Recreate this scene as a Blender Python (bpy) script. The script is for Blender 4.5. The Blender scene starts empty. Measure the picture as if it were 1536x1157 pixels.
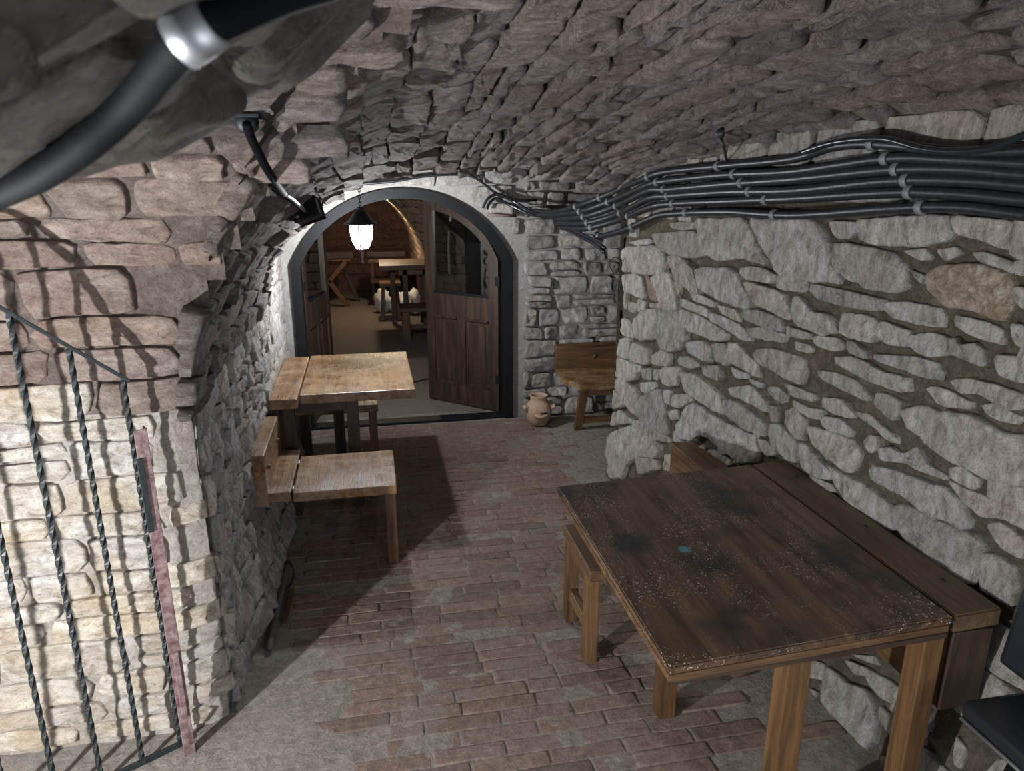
import bpy, bmesh, math, random
from math import sin, cos, pi, radians, sqrt
from mathutils import Vector, Matrix, noise
random.seed(7)
sc = bpy.context.scene
col = sc.collection
# ------------------------------------------------------------------ camera, world, lights, exposure
CAM = Vector((0, 0, 2.13)); FPX = 1080.0; PITCH = radians(16.4); YAW = radians(11.2)
cd = bpy.data.cameras.new('camera'); cam = bpy.data.objects.new('camera', cd); col.objects.link(cam)
cam.location = CAM; cam.rotation_euler = (pi/2 - PITCH, 0, -YAW)
cd.sensor_width = 36; cd.lens = FPX/1536*36; cd.clip_start = 0.02
cd.dof.use_dof = True; cd.dof.focus_distance = 4.2; cd.dof.aperture_fstop = 8.5
sc.camera = cam
W = bpy.data.worlds.new('world'); sc.world = W; W.use_nodes = True
W.node_tree.nodes['Background'].inputs[0].default_value = (0.80, 0.88, 1.0, 1)
W.node_tree.nodes['Background'].inputs[1].default_value = 0.32
vs = sc.view_settings; vs.view_transform = 'Standard'; vs.look = 'None'; vs.gamma = 1; vs.use_curve_mapping = False
vs.exposure = 0.62
LAMP = Vector((-0.036, 5.25, 1.745)); LAMP_W = 150
def point_light(name, loc, watts, rad, colr=(1, 1, 1)):
    l = bpy.data.lights.new(name, 'POINT'); l.energy = watts; l.shadow_soft_size = rad; l.color = colr
    o = bpy.data.objects.new(name, l); o.location = loc; col.objects.link(o); return o
point_light('lantern_bulb', LAMP + Vector((0, 0, -.03)), LAMP_W, 0.035, (0.93, 0.97, 1.0))
point_light('stair_niche_lamp', (-1.81, 0.83, 1.02), 275, 0.024, (0.96, 0.985, 1.0))
point_light('stair_lamp', (-1.02, 0.55, 1.25), 11, 0.05, (1.0, 0.97, 0.95))
point_light('back_room_lamp', (0.22, 11.3, 1.78), 36, 0.05, (1.0, 0.80, 0.56))
al = bpy.data.lights.new('left_wall_fill', 'AREA'); al.energy = 24; al.shape = 'RECTANGLE'; al.size = 1.6; al.size_y = 1.2; al.color = (0.93, 0.96, 1.0)
ao = bpy.data.objects.new('left_wall_fill', al); col.objects.link(ao); ao.location = (1.55, -0.9, 1.45); ao.rotation_euler = (radians(90), 0, radians(26))  # added fill panel behind the camera, turned to brighten the left wall

# ------------------------------------------------------------------ picture helpers: a pixel of the photograph to a point of the room
def ray(px, py):
    r, u, f = px-768, -(py-578.5), FPX
    fh = f*cos(PITCH)+u*sin(PITCH); z = -f*sin(PITCH)+u*cos(PITCH)
    return Vector((r*cos(YAW)+fh*sin(YAW), -r*sin(YAW)+fh*cos(YAW), z))
def atY(px, py, Y): d = ray(px, py); return CAM + d*(Y/d.y)
def atX(px, py, X): d = ray(px, py); return CAM + d*(X/d.x)
def atZ(px, py, Z): d = ray(px, py); return CAM + d*((Z-CAM.z)/d.z)
def lerp_table(t, x):
    if x <= t[0][0]: return t[0][1]
    for (a, b), (c, d) in zip(t, t[1:]):
        if x <= c:
            k = (x-a)/(c-a); return b+(d-b)*k
    return t[-1][1]
def nz(x, y=0., z=0.): return noise.noise(Vector((x, y, z)))

# ------------------------------------------------------------------ materials
def nodes(name):
    m = bpy.data.materials.new(name); m.use_nodes = True; nt = m.node_tree
    b = nt.nodes['Principled BSDF']; return m, nt, b
def N(nt, t, **k):
    n = nt.nodes.new(t)
    for a, v in k.items():
        if a.startswith('i_'):
            key = a[2:]; key = int(key) if key.isdigit() else key.replace('_', ' ')
            n.inputs[key].default_value = v
        else: setattr(n, a, v)
    return n
def L(nt, a, b): nt.links.new(a, b)
def ramp(nt, fac, stops):
    r = nt.nodes.new('ShaderNodeValToRGB'); e = r.color_ramp.elements
    while len(e) < len(stops): e.new(0.5)
    for i, (p, c) in enumerate(stops):
        e[i].position = p; e[i].color = (*c, 1) if len(c) == 3 else c
    L(nt, fac, r.inputs[0]); return r.outputs[0]
def mixc(nt, fac, a, b, mode='MIX'):
    m = nt.nodes.new('ShaderNodeMix'); m.data_type = 'RGBA'; m.blend_type = mode
    for i, v in ((0, fac), (6, a), (7, b)):
        if hasattr(v, 'links'): L(nt, v, m.inputs[i])
        else: m.inputs[i].default_value = v if i == 0 else (*v, 1)
    return m.outputs[2]
def mapped(nt, scale=(1, 1, 1), rnd=0.0):
    g = nt.nodes.new('ShaderNodeNewGeometry'); mp = nt.nodes.new('ShaderNodeMapping'); mp.inputs['Scale'].default_value = scale
    if rnd:
        oi = nt.nodes.new('ShaderNodeObjectInfo'); ad = nt.nodes.new('ShaderNodeVectorMath'); ad.operation = 'MULTIPLY_ADD'
        cx = nt.nodes.new('ShaderNodeCombineXYZ')
        for i in range(3): L(nt, oi.outputs['Random'], cx.inputs[i])
        L(nt, cx.outputs[0], ad.inputs[0]); ad.inputs[1].default_value = (rnd, rnd*1.7, rnd*.6); L(nt, g.outputs['Position'], ad.inputs[2])
        L(nt, ad.outputs[0], mp.inputs[0])
    else: L(nt, g.outputs['Position'], mp.inputs[0])
    return mp.outputs[0]
def noise_n(nt, vec, scale, detail=6, rough=.6, dist=0):
    n = nt.nodes.new('ShaderNodeTexNoise'); L(nt, vec, n.inputs['Vector'])
    n.inputs['Scale'].default_value = scale; n.inputs['Detail'].default_value = detail; n.inputs['Roughness'].default_value = rough; n.inputs['Distortion'].default_value = dist
    return n.outputs['Fac']
def bump(nt, b, h, strength, dist, prev=None):
    n = nt.nodes.new('ShaderNodeBump'); n.inputs['Strength'].default_value = strength; n.inputs['Distance'].default_value = dist
    L(nt, h, n.inputs['Height'])
    if prev is not None: L(nt, prev, n.inputs['Normal'])
    L(nt, n.outputs[0], b.inputs['Normal']); return n.outputs[0]
def stone_mat(name, dark, mid, light, stain, bmp=1.0, stretch=(1, 1, 1), rough=.9, vary=.35, stain_amt=.5):
    m, nt, b = nodes(name)
    v = mapped(nt); vs_ = mapped(nt, stretch)
    big = noise_n(nt, v, 3.2, 5, .6); fine = noise_n(nt, vs_, 24, 9, .78, .5)
    c = ramp(nt, fine, [(.30, dark), (.50, mid), (.72, light)])
    st = ramp(nt, big, [(.50, (0, 0, 0)), (.68, (1, 1, 1))])
    f = N(nt, 'ShaderNodeMath', operation='MULTIPLY'); L(nt, st, f.inputs[0]); f.inputs[1].default_value = stain_amt
    c = mixc(nt, f.outputs[0], c, stain)
    oi = nt.nodes.new('ShaderNodeObjectInfo')
    tint = ramp(nt, oi.outputs['Random'], [(0, (1-vary, 1-vary, 1-vary)), (.35, (1, .97, .93)), (.65, (.98, .98, 1.0)), (.85, (1.08, 1.02, .92)), (1, (1-vary*.6, 1-vary*.75, 1-vary*.8))])
    c = mixc(nt, 1.0, c, tint, 'MULTIPLY')
    pit = noise_n(nt, v, 75, 4, .7)
    pd = ramp(nt, pit, [(.30, (.45, .42, .4)), (.42, (1, 1, 1))])
    c = mixc(nt, .8, c, pd, 'MULTIPLY')
    L(nt, c, b.inputs['Base Color']); b.inputs['Roughness'].default_value = rough; b.inputs['Specular IOR Level'].default_value = .25
    p = bump(nt, b, fine, 1.0*bmp, .028)
    p = bump(nt, b, pit, .7*bmp, .008, p)
    return m
def wood_mat(name, dark, mid, light, axis, rough=.45, grain=1.0, wear=.0, wearc=(.5, .45, .38), bmp=.35, extra=None):
    m, nt, b = nodes(name)
    s = [9, 9, 9]; s[axis] = .7
    v = mapped(nt, tuple(s), 7.3)
    n1 = noise_n(nt, v, 2.2, 7, .62, .8); n2 = noise_n(nt, v, 11, 5, .7, .3)
    c = ramp(nt, n1, [(.28, dark), (.5, mid), (.74, light)])
    g = ramp(nt, n2, [(.3, (.45, .42, .4)), (.55, (1, 1, 1))])
    c = mixc(nt, .65*grain, c, g, 'MULTIPLY')
    v2 = mapped(nt, (1, 1, 1), 3.1)
    if wear:
        n3 = noise_n(nt, v2, 5, 6, .65); f = ramp(nt, n3, [(.42, (0, 0, 0)), (.62, (wear, wear, wear))])
        c = mixc(nt, f, c, wearc)
    if extra: c = extra(nt, c, b)
    L(nt, c, b.inputs['Base Color'])
    rr = noise_n(nt, v2, 8, 4, .6); mr = N(nt, 'ShaderNodeMapRange'); L(nt, rr, mr.inputs[0]); mr.inputs[3].default_value = rough-.14; mr.inputs[4].default_value = rough+.16
    L(nt, mr.outputs[0], b.inputs['Roughness'])
    bump(nt, b, n2, bmp, .004)
    return m
def plain(name, c, rough=.5, metal=0., spec=.5, bmp=0, bscale=60, var=None):
    m, nt, b = nodes(name); b.inputs['Base Color'].default_value = (*c, 1); b.inputs['Roughness'].default_value = rough
    b.inputs['Metallic'].default_value = metal; b.inputs['Specular IOR Level'].default_value = spec
    v = mapped(nt); n = noise_n(nt, v, bscale, 5, .65)
    if var: L(nt, ramp(nt, n, [(.35, c), (.65, var)]), b.inputs['Base Color'])
    if bmp: bump(nt, b, n, bmp, .004)
    return m
M = {}
M['stone_right'] = stone_mat('pale_rubble_stone', (.12, .105, .09), (.44, .415, .385), (.78, .76, .735), (.35, .28, .2), 1.25, (1, 1, .45), vary=.25, stain_amt=.35)
M['stone_stained'] = stone_mat('brown_stained_stone', (.13, .09, .06), (.36, .29, .215), (.72, .68, .63), (.27, .17, .09), 1.2, vary=.1, stain_amt=.8)
M['mortar'] = stone_mat('earthy_mortar', (.055, .046, .032), (.135, .115, .084), (.24, .21, .165), (.08, .062, .042), 1.3, vary=.0)
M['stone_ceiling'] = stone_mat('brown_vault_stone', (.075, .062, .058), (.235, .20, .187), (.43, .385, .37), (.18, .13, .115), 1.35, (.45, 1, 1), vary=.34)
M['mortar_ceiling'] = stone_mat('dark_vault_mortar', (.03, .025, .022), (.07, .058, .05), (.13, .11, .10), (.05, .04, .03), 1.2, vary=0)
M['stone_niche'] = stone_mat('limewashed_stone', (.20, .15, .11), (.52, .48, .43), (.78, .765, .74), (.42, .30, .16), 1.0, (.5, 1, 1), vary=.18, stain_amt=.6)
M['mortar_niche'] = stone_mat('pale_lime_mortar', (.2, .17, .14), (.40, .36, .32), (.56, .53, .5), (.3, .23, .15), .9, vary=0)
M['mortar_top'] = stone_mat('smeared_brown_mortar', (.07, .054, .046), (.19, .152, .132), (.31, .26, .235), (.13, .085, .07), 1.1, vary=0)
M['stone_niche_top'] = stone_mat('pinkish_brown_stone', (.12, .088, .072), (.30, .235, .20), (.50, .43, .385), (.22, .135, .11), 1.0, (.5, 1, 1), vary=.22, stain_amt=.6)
M['stone_left'] = stone_mat('whitish_left_stone', (.17, .152, .145), (.50, .47, .455), (.80, .785, .77), (.33, .27, .255), 1.35, (1, 1, .5), vary=.22)
M['mortar_left'] = stone_mat('grey_left_mortar', (.12, .105, .10), (.34, .31, .295), (.55, .53, .51), (.2, .16, .15), 1.2, vary=0)
M['stone_warm'] = stone_mat('ochre_back_stone', (.22, .15, .10), (.52, .39, .27), (.72, .58, .42), (.4, .27, .16), 1.0, vary=.25)
M['brick_back'] = stone_mat('reddish_back_wall', (.07, .04, .032), (.17, .095, .075), (.28, .17, .14), (.10, .07, .06), 1.2, vary=.2)
M['floor_brick'] = stone_mat('worn_red_brick', (.11, .076, .062), (.205, .142, .115), (.32, .245, .205), (.215, .19, .17), .6, vary=.30, stain_amt=.75, rough=.72)
M['floor_dirt'] = stone_mat('trodden_floor_mortar', (.11, .098, .088), (.22, .20, .18), (.37, .345, .32), (.28, .26, .24), .7, vary=0, rough=.8)
M['back_floor'] = stone_mat('dusty_back_floor', (.10, .085, .072), (.15, .13, .11), (.21, .185, .16), (.13, .11, .09), .3, vary=0, rough=.75)
M['plaster'] = stone_mat('grey_plaster', (.22, .21, .20), (.33, .32, .305), (.43, .42, .40), (.26, .24, .22), .5, vary=0)
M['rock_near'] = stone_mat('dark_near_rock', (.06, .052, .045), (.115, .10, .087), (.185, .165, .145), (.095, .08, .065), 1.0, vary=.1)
def table_extra(nt, c, b):
    v = mapped(nt)
    n = noise_n(nt, v, 3.0, 4, .6); f = ramp(nt, n, [(.50, (0, 0, 0)), (.66, (.85, .85, .85))]); c = mixc(nt, f, c, (.012, .012, .013))
    vo = N(nt, 'ShaderNodeTexVoronoi', i_Scale=120.0); L(nt, v, vo.inputs['Vector'])
    dots = ramp(nt, vo.outputs['Distance'], [(.20, (1, 1, 1)), (.30, (0, 0, 0))])
    n2 = noise_n(nt, v, 4.5, 3, .6); zone = ramp(nt, n2, [(.45, (0, 0, 0)), (.62, (1, 1, 1))])
    n3 = noise_n(nt, v, 60, 2, .5); z3 = ramp(nt, n3, [(.46, (0, 0, 0)), (.54, (1, 1, 1))])
    f2 = mixc(nt, 1.0, dots, zone, 'MULTIPLY'); f2 = mixc(nt, 1.0, f2, z3, 'MULTIPLY'); c = mixc(nt, f2, c, (.62, .60, .56))
    for (px, py, r, cc) in ((1026, 824, .034, (.06, .24, .26)), (945, 815, .12, (.012, .014, .018))):
        p = atZ(px, py, .8); d = N(nt, 'ShaderNodeVectorMath', operation='DISTANCE'); L(nt, v, d.inputs[0]); d.inputs[1].default_value = p
        n4 = noise_n(nt, v, 30, 3, .6); ad = N(nt, 'ShaderNodeMath', operation='MULTIPLY_ADD'); L(nt, n4, ad.inputs[0]); ad.inputs[1].default_value = r*.9; L(nt, d.outputs['Value'], ad.inputs[2])
        f = ramp(nt, ad.outputs[0], [(0.0, (1, 1, 1)), (min(1, r*1.5), (0, 0, 0))])
        s = ramp(nt, f, [(.12, (0, 0, 0)), (.4, (.9, .9, .9))]); c = mixc(nt, s, c, cc)
    return c
WD = dict(dark=(.028, .014, .007), mid=(.082, .042, .019), light=(.17, .092, .042))
for ax, k in enumerate('xyz'):
    M['wood_'+k] = wood_mat('oak_brown_'+k, (.036, .018, .008), (.105, .054, .023), (.20, .110, .048), ax, .5)
    M['dark_'+k] = wood_mat('stained_dark_oak_'+k, (.016, .010, .007), (.040, .024, .015), (.075, .046, .028), ax, .42)
    M['top_'+k] = wood_mat('worn_oak_top_'+k, (.055, .024, .009), (.175, .086, .033), (.31, .17, .075), ax, .27, 1.0, .38, (.40, .32, .23), .7)
    M['orange_'+k] = wood_mat('honey_oak_'+k, (.045, .022, .008), (.11, .054, .019), (.185, .096, .036), ax, .5)
M['table_dark'] = wood_mat('grubby_table_top', (.034, .018, .010), (.095, .054, .029), (.165, .103, .058), 1, .40, .8, extra=table_extra, bmp=.5)
M['plank_dark'] = wood_mat('grubby_plank', (.034, .020, .010), (.090, .055, .026), (.15, .098, .05), 1, .5, .8)
M['door_wood'] = wood_mat('old_brown_door', (.012, .007, .004), (.036, .020, .012), (.080, .046, .027), 2, .5)
M['black_frame'] = plain('black_painted_iron', (.004, .005, .006), .6, 0, .22, .2, 40, (.008, .009, .011))
M['cable'] = plain('black_cable_sheath', (.006, .0075, .010), .40, 0, .4, .3, 45, (.016, .019, .022))
M['cable_dull'] = plain('dull_black_cable', (.0025, .0035, .005), .7, 0, .08, .15, 45)
M['cable_shiny'] = plain('glossy_black_cable', (.010, .014, .018), .2, 0, .6, .1, 40)
M['clip'] = plain('grey_clip', (.13, .135, .14), .55, .2)
M['steel'] = plain('bright_steel', (.32, .33, .35), .45, .8)
M['iron'] = plain('black_wrought_iron', (.007, .010, .011), .5, .0, .4, .2, 50, (.018, .023, .025))
M['rust'] = plain('rusty_red_paint', (.10, .045, .045), .6, .1, .4, .5, 35, (.27, .19, .19))
M['clay'] = plain('pale_terracotta', (.36, .235, .165), .8, 0, .3, .3, 30, (.46, .33, .245))
M['clay_dark'] = plain('dark_terracotta', (.13, .06, .035), .7, 0, .3, .2, 30, (.19, .10, .06))
M['vinyl'] = plain('black_vinyl', (.012, .014, .018), .3, 0, .5, .12, 25)
M['white_bag'] = plain('white_plastic_bag', (.72, .72, .74), .45, 0, .4, .3, 14)
M['pipe'] = plain('dull_dark_pipe', (.08, .07, .068), .55, .1, .4, .2, 40, (.15, .13, .125))
M['dark_gap'] = plain('dark_hole', (.01, .009, .008), .9)
def glass_mat(name, tint, dirt):
    m, nt, b = nodes(name); out = nt.nodes['Material Output']
    tr = N(nt, 'ShaderNodeBsdfTransparent'); tr.inputs[0].default_value = (*tint, 1)
    gl = N(nt, 'ShaderNodeBsdfGlossy'); gl.inputs['Roughness'].default_value = .03
    fr = N(nt, 'ShaderNodeFresnel', i_IOR=1.55)
    mr = N(nt, 'ShaderNodeMath', operation='MULTIPLY_ADD'); L(nt, fr.outputs[0], mr.inputs[0]); mr.inputs[1].default_value = 1.6; mr.inputs[2].default_value = dirt+.05
    mx = N(nt, 'ShaderNodeMixShader'); L(nt, mr.outputs[0], mx.inputs[0]); L(nt, tr.outputs[0], mx.inputs[1]); L(nt, gl.outputs[0], mx.inputs[2]); L(nt, mx.outputs[0], out.inputs[0])
    return m
M['pane'] = glass_mat('dusty_window_glass', (.72, .74, .72), .10)
m, nt, b = nodes('glowing_lantern_glass'); out = nt.nodes['Material Output']
em = N(nt, 'ShaderNodeEmission'); em.inputs[0].default_value = (.93, .97, 1, 1); em.inputs[1].default_value = 5.0
tr = N(nt, 'ShaderNodeBsdfTransparent'); mx = N(nt, 'ShaderNodeMixShader'); mx.inputs[0].default_value = .45
L(nt, tr.outputs[0], mx.inputs[1]); L(nt, em.outputs[0], mx.inputs[2]); L(nt, mx.outputs[0], out.inputs[0]); M['lantern_glass'] = m

# ------------------------------------------------------------------ object helpers
def link(name, me, mat, parent=None, smooth=False):
    o = bpy.data.objects.new(name, me); col.objects.link(o)
    if mat is not None: me.materials.append(M[mat] if isinstance(mat, str) else mat)
    if smooth:
        for p in me.polygons: p.use_smooth = True
    if parent is not None: o.parent = parent
    return o
def mesh(name, verts, faces, mat, parent=None, smooth=False, loc=None):
    off = Vector(loc) if loc is not None else (world_loc(parent) if parent is not None else Vector())
    me = bpy.data.meshes.new(name); me.from_pydata([tuple(Vector(v)-off) for v in verts], [], faces); me.update()
    o = link(name, me, mat, parent, smooth)
    if loc is not None: o.location = off - (world_loc(parent) if parent is not None else Vector())
    return o
def world_loc(o):
    v = Vector()
    while o is not None: v = v + Vector(o.location); o = o.parent
    return v
def tag(o, label=None, cat=None, group=None, kind=None):
    for k, v in (('label', label), ('category', cat), ('group', group), ('kind', kind)):
        if v: o[k] = v
    return o
def thing(name, loc, label, cat, group=None):
    o = bpy.data.objects.new(name, None); col.objects.link(o); o.location = loc; o.empty_display_size = .1
    return tag(o, label, cat, group)
def bm_obj(name, bm, mat, parent, smooth=False):
    off = world_loc(parent) if parent is not None else Vector()
    bmesh.ops.translate(bm, verts=bm.verts, vec=-off)
    me = bpy.data.meshes.new(name); bm.to_mesh(me); bm.free(); return link(name, me, mat, parent, smooth)
def box(name, x0, x1, y0, y1, z0, z1, mat, parent=None, bev=.004, wob=.0):
    bm = bmesh.new(); bmesh.ops.create_cube(bm, size=1)
    for v in bm.verts:
        v.co = Vector(((x0+x1)/2+v.co.x*(x1-x0), (y0+y1)/2+v.co.y*(y1-y0), (z0+z1)/2+v.co.z*(z1-z0)))
    if bev: bmesh.ops.bevel(bm, geom=list(bm.edges), offset=bev, segments=2, affect='EDGES', profile=.6)
    return bm_obj(name, bm, mat, parent)
def beam(name, p0, p1, w, d, mat, parent=None, side=(1, 0, 0), bev=.004):
    p0, p1 = Vector(p0), Vector(p1); a = (p1-p0); ln = a.length; a.normalize(); s = Vector(side); s = (s-a*s.dot(a)).normalized(); t = a.cross(s)
    bm = bmesh.new(); bmesh.ops.create_cube(bm, size=1); mid = (p0+p1)/2
    for v in bm.verts: v.co = mid + s*(v.co.x*w) + t*(v.co.y*d) + a*(v.co.z*ln)
    if bev: bmesh.ops.bevel(bm, geom=list(bm.edges), offset=bev, segments=2, affect='EDGES', profile=.6)
    return bm_obj(name, bm, mat, parent)
def spline(pts, n=8):
    P = [Vector(p) for p in pts]
    if len(P) < 3: return [P[0].lerp(P[-1], i/n) for i in range(n+1)]
    P = [P[0]*2-P[1]] + P + [P[-1]*2-P[-2]]; out = []
    for i in range(1, len(P)-2):
        a, b, c, d = P[i-1:i+3]
        for k in range(n):
            t = k/n; out.append(.5*((2*b)+(c-a)*t+(2*a-5*b+4*c-d)*t*t+(3*b-a-3*c+d)*t**3))
    out.append(P[-2]); return out
def tube(name, pts, r, mat, parent=None, seg=8, n=8, smooth_pts=True, square=False, twist=0., rfun=None):
    P = spline(pts, n) if smooth_pts else [Vector(p) for p in pts]
    verts, faces = [], []; up = Vector((0.13, .21, 1)).normalized(); prev = None
    for i, p in enumerate(P):
        t = (P[min(i+1, len(P)-1)]-P[max(i-1, 0)]).normalized()
        s = prev if prev is not None else up.cross(t)
        if s.length < .05: s = Vector((1, 0, 0)).cross(t)
        s = (s-t*s.dot(t)).normalized(); prev = s; b = t.cross(s); rr = rfun(i/(len(P)-1))*r if rfun else r
        for k in range(seg):
            a = 2*pi*k/seg+twist*i; verts.append(p+(s*cos(a)+b*sin(a))*rr)
    for i in range(len(P)-1):
        for k in range(seg): faces.append((i*seg+k, i*seg+(k+1) % seg, (i+1)*seg+(k+1) % seg, (i+1)*seg+k))
    faces.append(tuple(range(seg-1, -1, -1))); faces.append(tuple(range((len(P)-1)*seg, len(P)*seg)))
    return mesh(name, verts, faces, mat, parent, not square)
def lathe(name, c, prof, mat, parent=None, seg=28, smooth=True, wob=0.):
    verts, faces = [], []; c = Vector(c)
    for r, z in prof:
        for k in range(seg):
            a = 2*pi*k/seg; rr = r*(1+wob*nz(cos(a)*1.5+c.x*9, sin(a)*1.5, z*9)); verts.append(c+Vector((rr*cos(a), rr*sin(a), z)))
    for i in range(len(prof)-1):
        for k in range(seg): faces.append((i*seg+k, i*seg+(k+1) % seg, (i+1)*seg+(k+1) % seg, (i+1)*seg+k))
    faces.append(tuple(range(seg-1, -1, -1))); faces.append(tuple(range((len(prof)-1)*seg, len(prof)*seg)))
    return mesh(name, verts, faces, mat, parent, smooth)
def blob(name, c, r, mat, parent=None, sub=3, amp=.25, freq=2., seed=0., flat=None):
    bm = bmesh.new(); bmesh.ops.create_icosphere(bm, subdivisions=sub, radius=1)
    for v in bm.verts:
        k = 1+amp*nz(v.co.x*freq+seed, v.co.y*freq, v.co.z*freq)
        v.co = Vector((c[0]+v.co.x*r[0]*k, c[1]+v.co.y*r[1]*k, c[2]+v.co.z*r[2]*k))
        if flat is not None and v.co.z < flat: v.co.z = flat
    return bm_obj(name, bm, mat, parent, True)
def sheet(name, S, us, vs_, mat, parent=None, amp=.02, freq=6., keep=None, flip=False):
    verts, faces = [], []; nu, nv = len(us), len(vs_)
    for u in us:
        for v in vs_:
            p, n = S(u, v); verts.append(p+n*(amp*nz(p.x*freq, p.y*freq, p.z*freq)+amp*.5*nz(p.x*freq*3, p.y*freq*3, p.z*freq*3)))
    for i in range(nu-1):
        for j in range(nv-1):
            if keep and not keep((us[i]+us[i+1])/2, (vs_[j]+vs_[j+1])/2): continue
            f = (i*nv+j, (i+1)*nv+j, (i+1)*nv+j+1, i*nv+j+1); faces.append(f[::-1] if flip else f)
    o = mesh(name, verts, faces, mat, parent, True); return tag(o, kind='structure') if parent is None else o
def arange(a, b, step):
    n = max(1, int(round((b-a)/step))); return [a+(b-a)*i/n for i in range(n+1)]
# a rough stone: an outline in surface coordinates grown into a lump that stands proud of its bed
def stone(poly, S, h, mat, parent, name='stone', n=18, jag=.05, rough=.35, bed=.03, tilt=(0, 0), grow=1.0, freq=9., raw=False):
    k = len(poly); pts = []
    for i in range(k):
        a, b = poly[i], poly[(i+1) % k]
        pts.append((a[0]*.87+b[0]*.13, a[1]*.87+b[1]*.13)); pts.append((a[0]*.13+b[0]*.87, a[1]*.13+b[1]*.87))
    cum = [0.]
    for i in range(len(pts)):
        a, b = pts[i], pts[(i+1) % len(pts)]; cum.append(cum[-1]+math.hypot(b[0]-a[0], b[1]-a[1]))
    per = cum[-1]; out = []; j = 0
    for i in range(n):
        d = per*i/n
        while cum[j+1] < d: j += 1
        a, b = pts[j % len(pts)], pts[(j+1) % len(pts)]; t = (d-cum[j])/max(1e-9, cum[j+1]-cum[j]); out.append((a[0]+(b[0]-a[0])*t, a[1]+(b[1]-a[1])*t))
    if raw: out = poly; n = len(poly)
    cu = sum(p[0] for p in out)/n; cv = sum(p[1] for p in out)/n
    su = max(abs(p[0]-cu) for p in out); sv = max(abs(p[1]-cv) for p in out); sz = min(su, sv)
    p0, nrm = S(cu, cv); sd = random.random()*50
    tu, tv = tilt[0]+random.uniform(-.25, .25), tilt[1]+random.uniform(-.2, .2)
    edge = [grow*(1+jag*1.6*nz(i*.9+sd, sd)+jag*random.uniform(-.6, .6)) for i in range(n)]
    verts, faces = [], []
    rings = ((1.02, -bed), (1.0, h*.55), (.965, h*.90), (.87, h*1.0), (.60, h*1.03), (.30, h*1.04)); hr = max(h, .028) if h > .012 else h*2
    for f, hh in rings:
        for i, (u, v) in enumerate(out):
            ff = f*edge[i] if f > .5 else f
            uu, vv = cu+(u-cu)*ff, cv+(v-cv)*ff; q = S(uu, vv)[0]; e = hh
            if hh > 0:
                w = 1 if f < .97 else .5
                e += w*(hr*rough*(nz(q.x*freq+sd, q.y*freq, q.z*freq)+.8*nz(q.x*freq*3, q.y*freq*3+sd, q.z*freq*3)) + h*(tu*(uu-cu)/max(su, .01)+tv*(vv-cv)/max(sv, .01)))
            verts.append(q+nrm*e)
    c = len(rings)*n; q = p0; verts.append(q+nrm*(h*1.05+hr*rough*nz(q.x*freq+sd, q.y*freq, q.z*freq)))
    for r in range(len(rings)-1):
        for i in range(n): faces.append((r*n+i, r*n+(i+1) % n, (r+1)*n+(i+1) % n, (r+1)*n+i))
    b = (len(rings)-1)*n
    for i in range(n): faces.append((b+i, b+(i+1) % n, c))
    v0, v1, v2 = verts[c], verts[b], verts[b+1]
    if (v1-v0).cross(v2-v0).dot(nrm) < 0: faces = [f[::-1] for f in faces]
    return mesh(name, verts, faces, mat, parent, True, loc=p0)
def courses(u0, u1, v0, v1, rh, ln, gap=.012, wav=.02, seed=0, split=.15, keep=None):
    rnd = random.Random(seed); rows = [v0]
    while rows[-1] < v1-.02: rows.append(rows[-1]+rnd.uniform(*rh))
    sc_ = (v1-v0)/(rows[-1]-v0); rows = [v0+(r-v0)*sc_ for r in rows]; out = []
    def bd(k, u): return rows[k]+(wav*nz(u*2.2, k*3.7+seed)+wav*.5*nz(u*6, k*1.3+seed, 4) if 0 < k < len(rows)-1 else 0)
    for k in range(len(rows)-1):
        u = u0-rnd.uniform(0, ln[1])*.6
        while u < u1:
            l = rnd.uniform(*ln)*(1 if rnd.random() > .15 else .55); a, b = max(u, u0), min(u+l, u1); u += l
            if b-a < ln[0]*.35: continue
            sl, sr = rnd.uniform(-.03, .03), rnd.uniform(-.03, .03)
            hh = rows[k+1]-rows[k]
            parts = [(0, 1)]
            if rnd.random() < split and hh > .1: c = rnd.uniform(.35, .65); parts = [(0, c), (c, 1)]
            for (f0, f1) in parts:
                def pt(uu, f): lo, hi = bd(k, uu)+gap/2, bd(k+1, uu)-gap/2; return (uu, lo+(hi-lo)*f)
                g0 = f0+(.06 if f0 > 0 else 0); g1 = f1-(.06 if f1 < 1 else 0)
                a2, b2 = a+gap/2, b-gap/2
                q = [pt(a2+max(0, sl), g0), pt((a2*2+b2)/3, g0), pt((a2+b2*2)/3, g0), pt(b2-max(0, sr), g0), pt(b2-max(0, -sr), g1), pt((a2+2*b2)/3, g1), pt((a2*2+b2)/3, g1), pt(a2+max(0, -sl), g1)]
                cu, cv = (a2+b2)/2, sum(p[1] for p in q)/8
                if keep and not keep(cu, cv): continue
                out.append(q)
    return out

# ================================================================== THE CELLAR SHELL
def surf(f, inward):
    def S(u, v):
        p = f(u, v); e = 1e-3; n = (f(u+e, v)-f(u-e, v)).cross(f(u, v+e)-f(u, v-e))
        if n.length < 1e-12: n = inward(p)
        n.normalize()
        return p, (n if n.dot(inward(p)) > 0 else -n)
    return S
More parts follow.
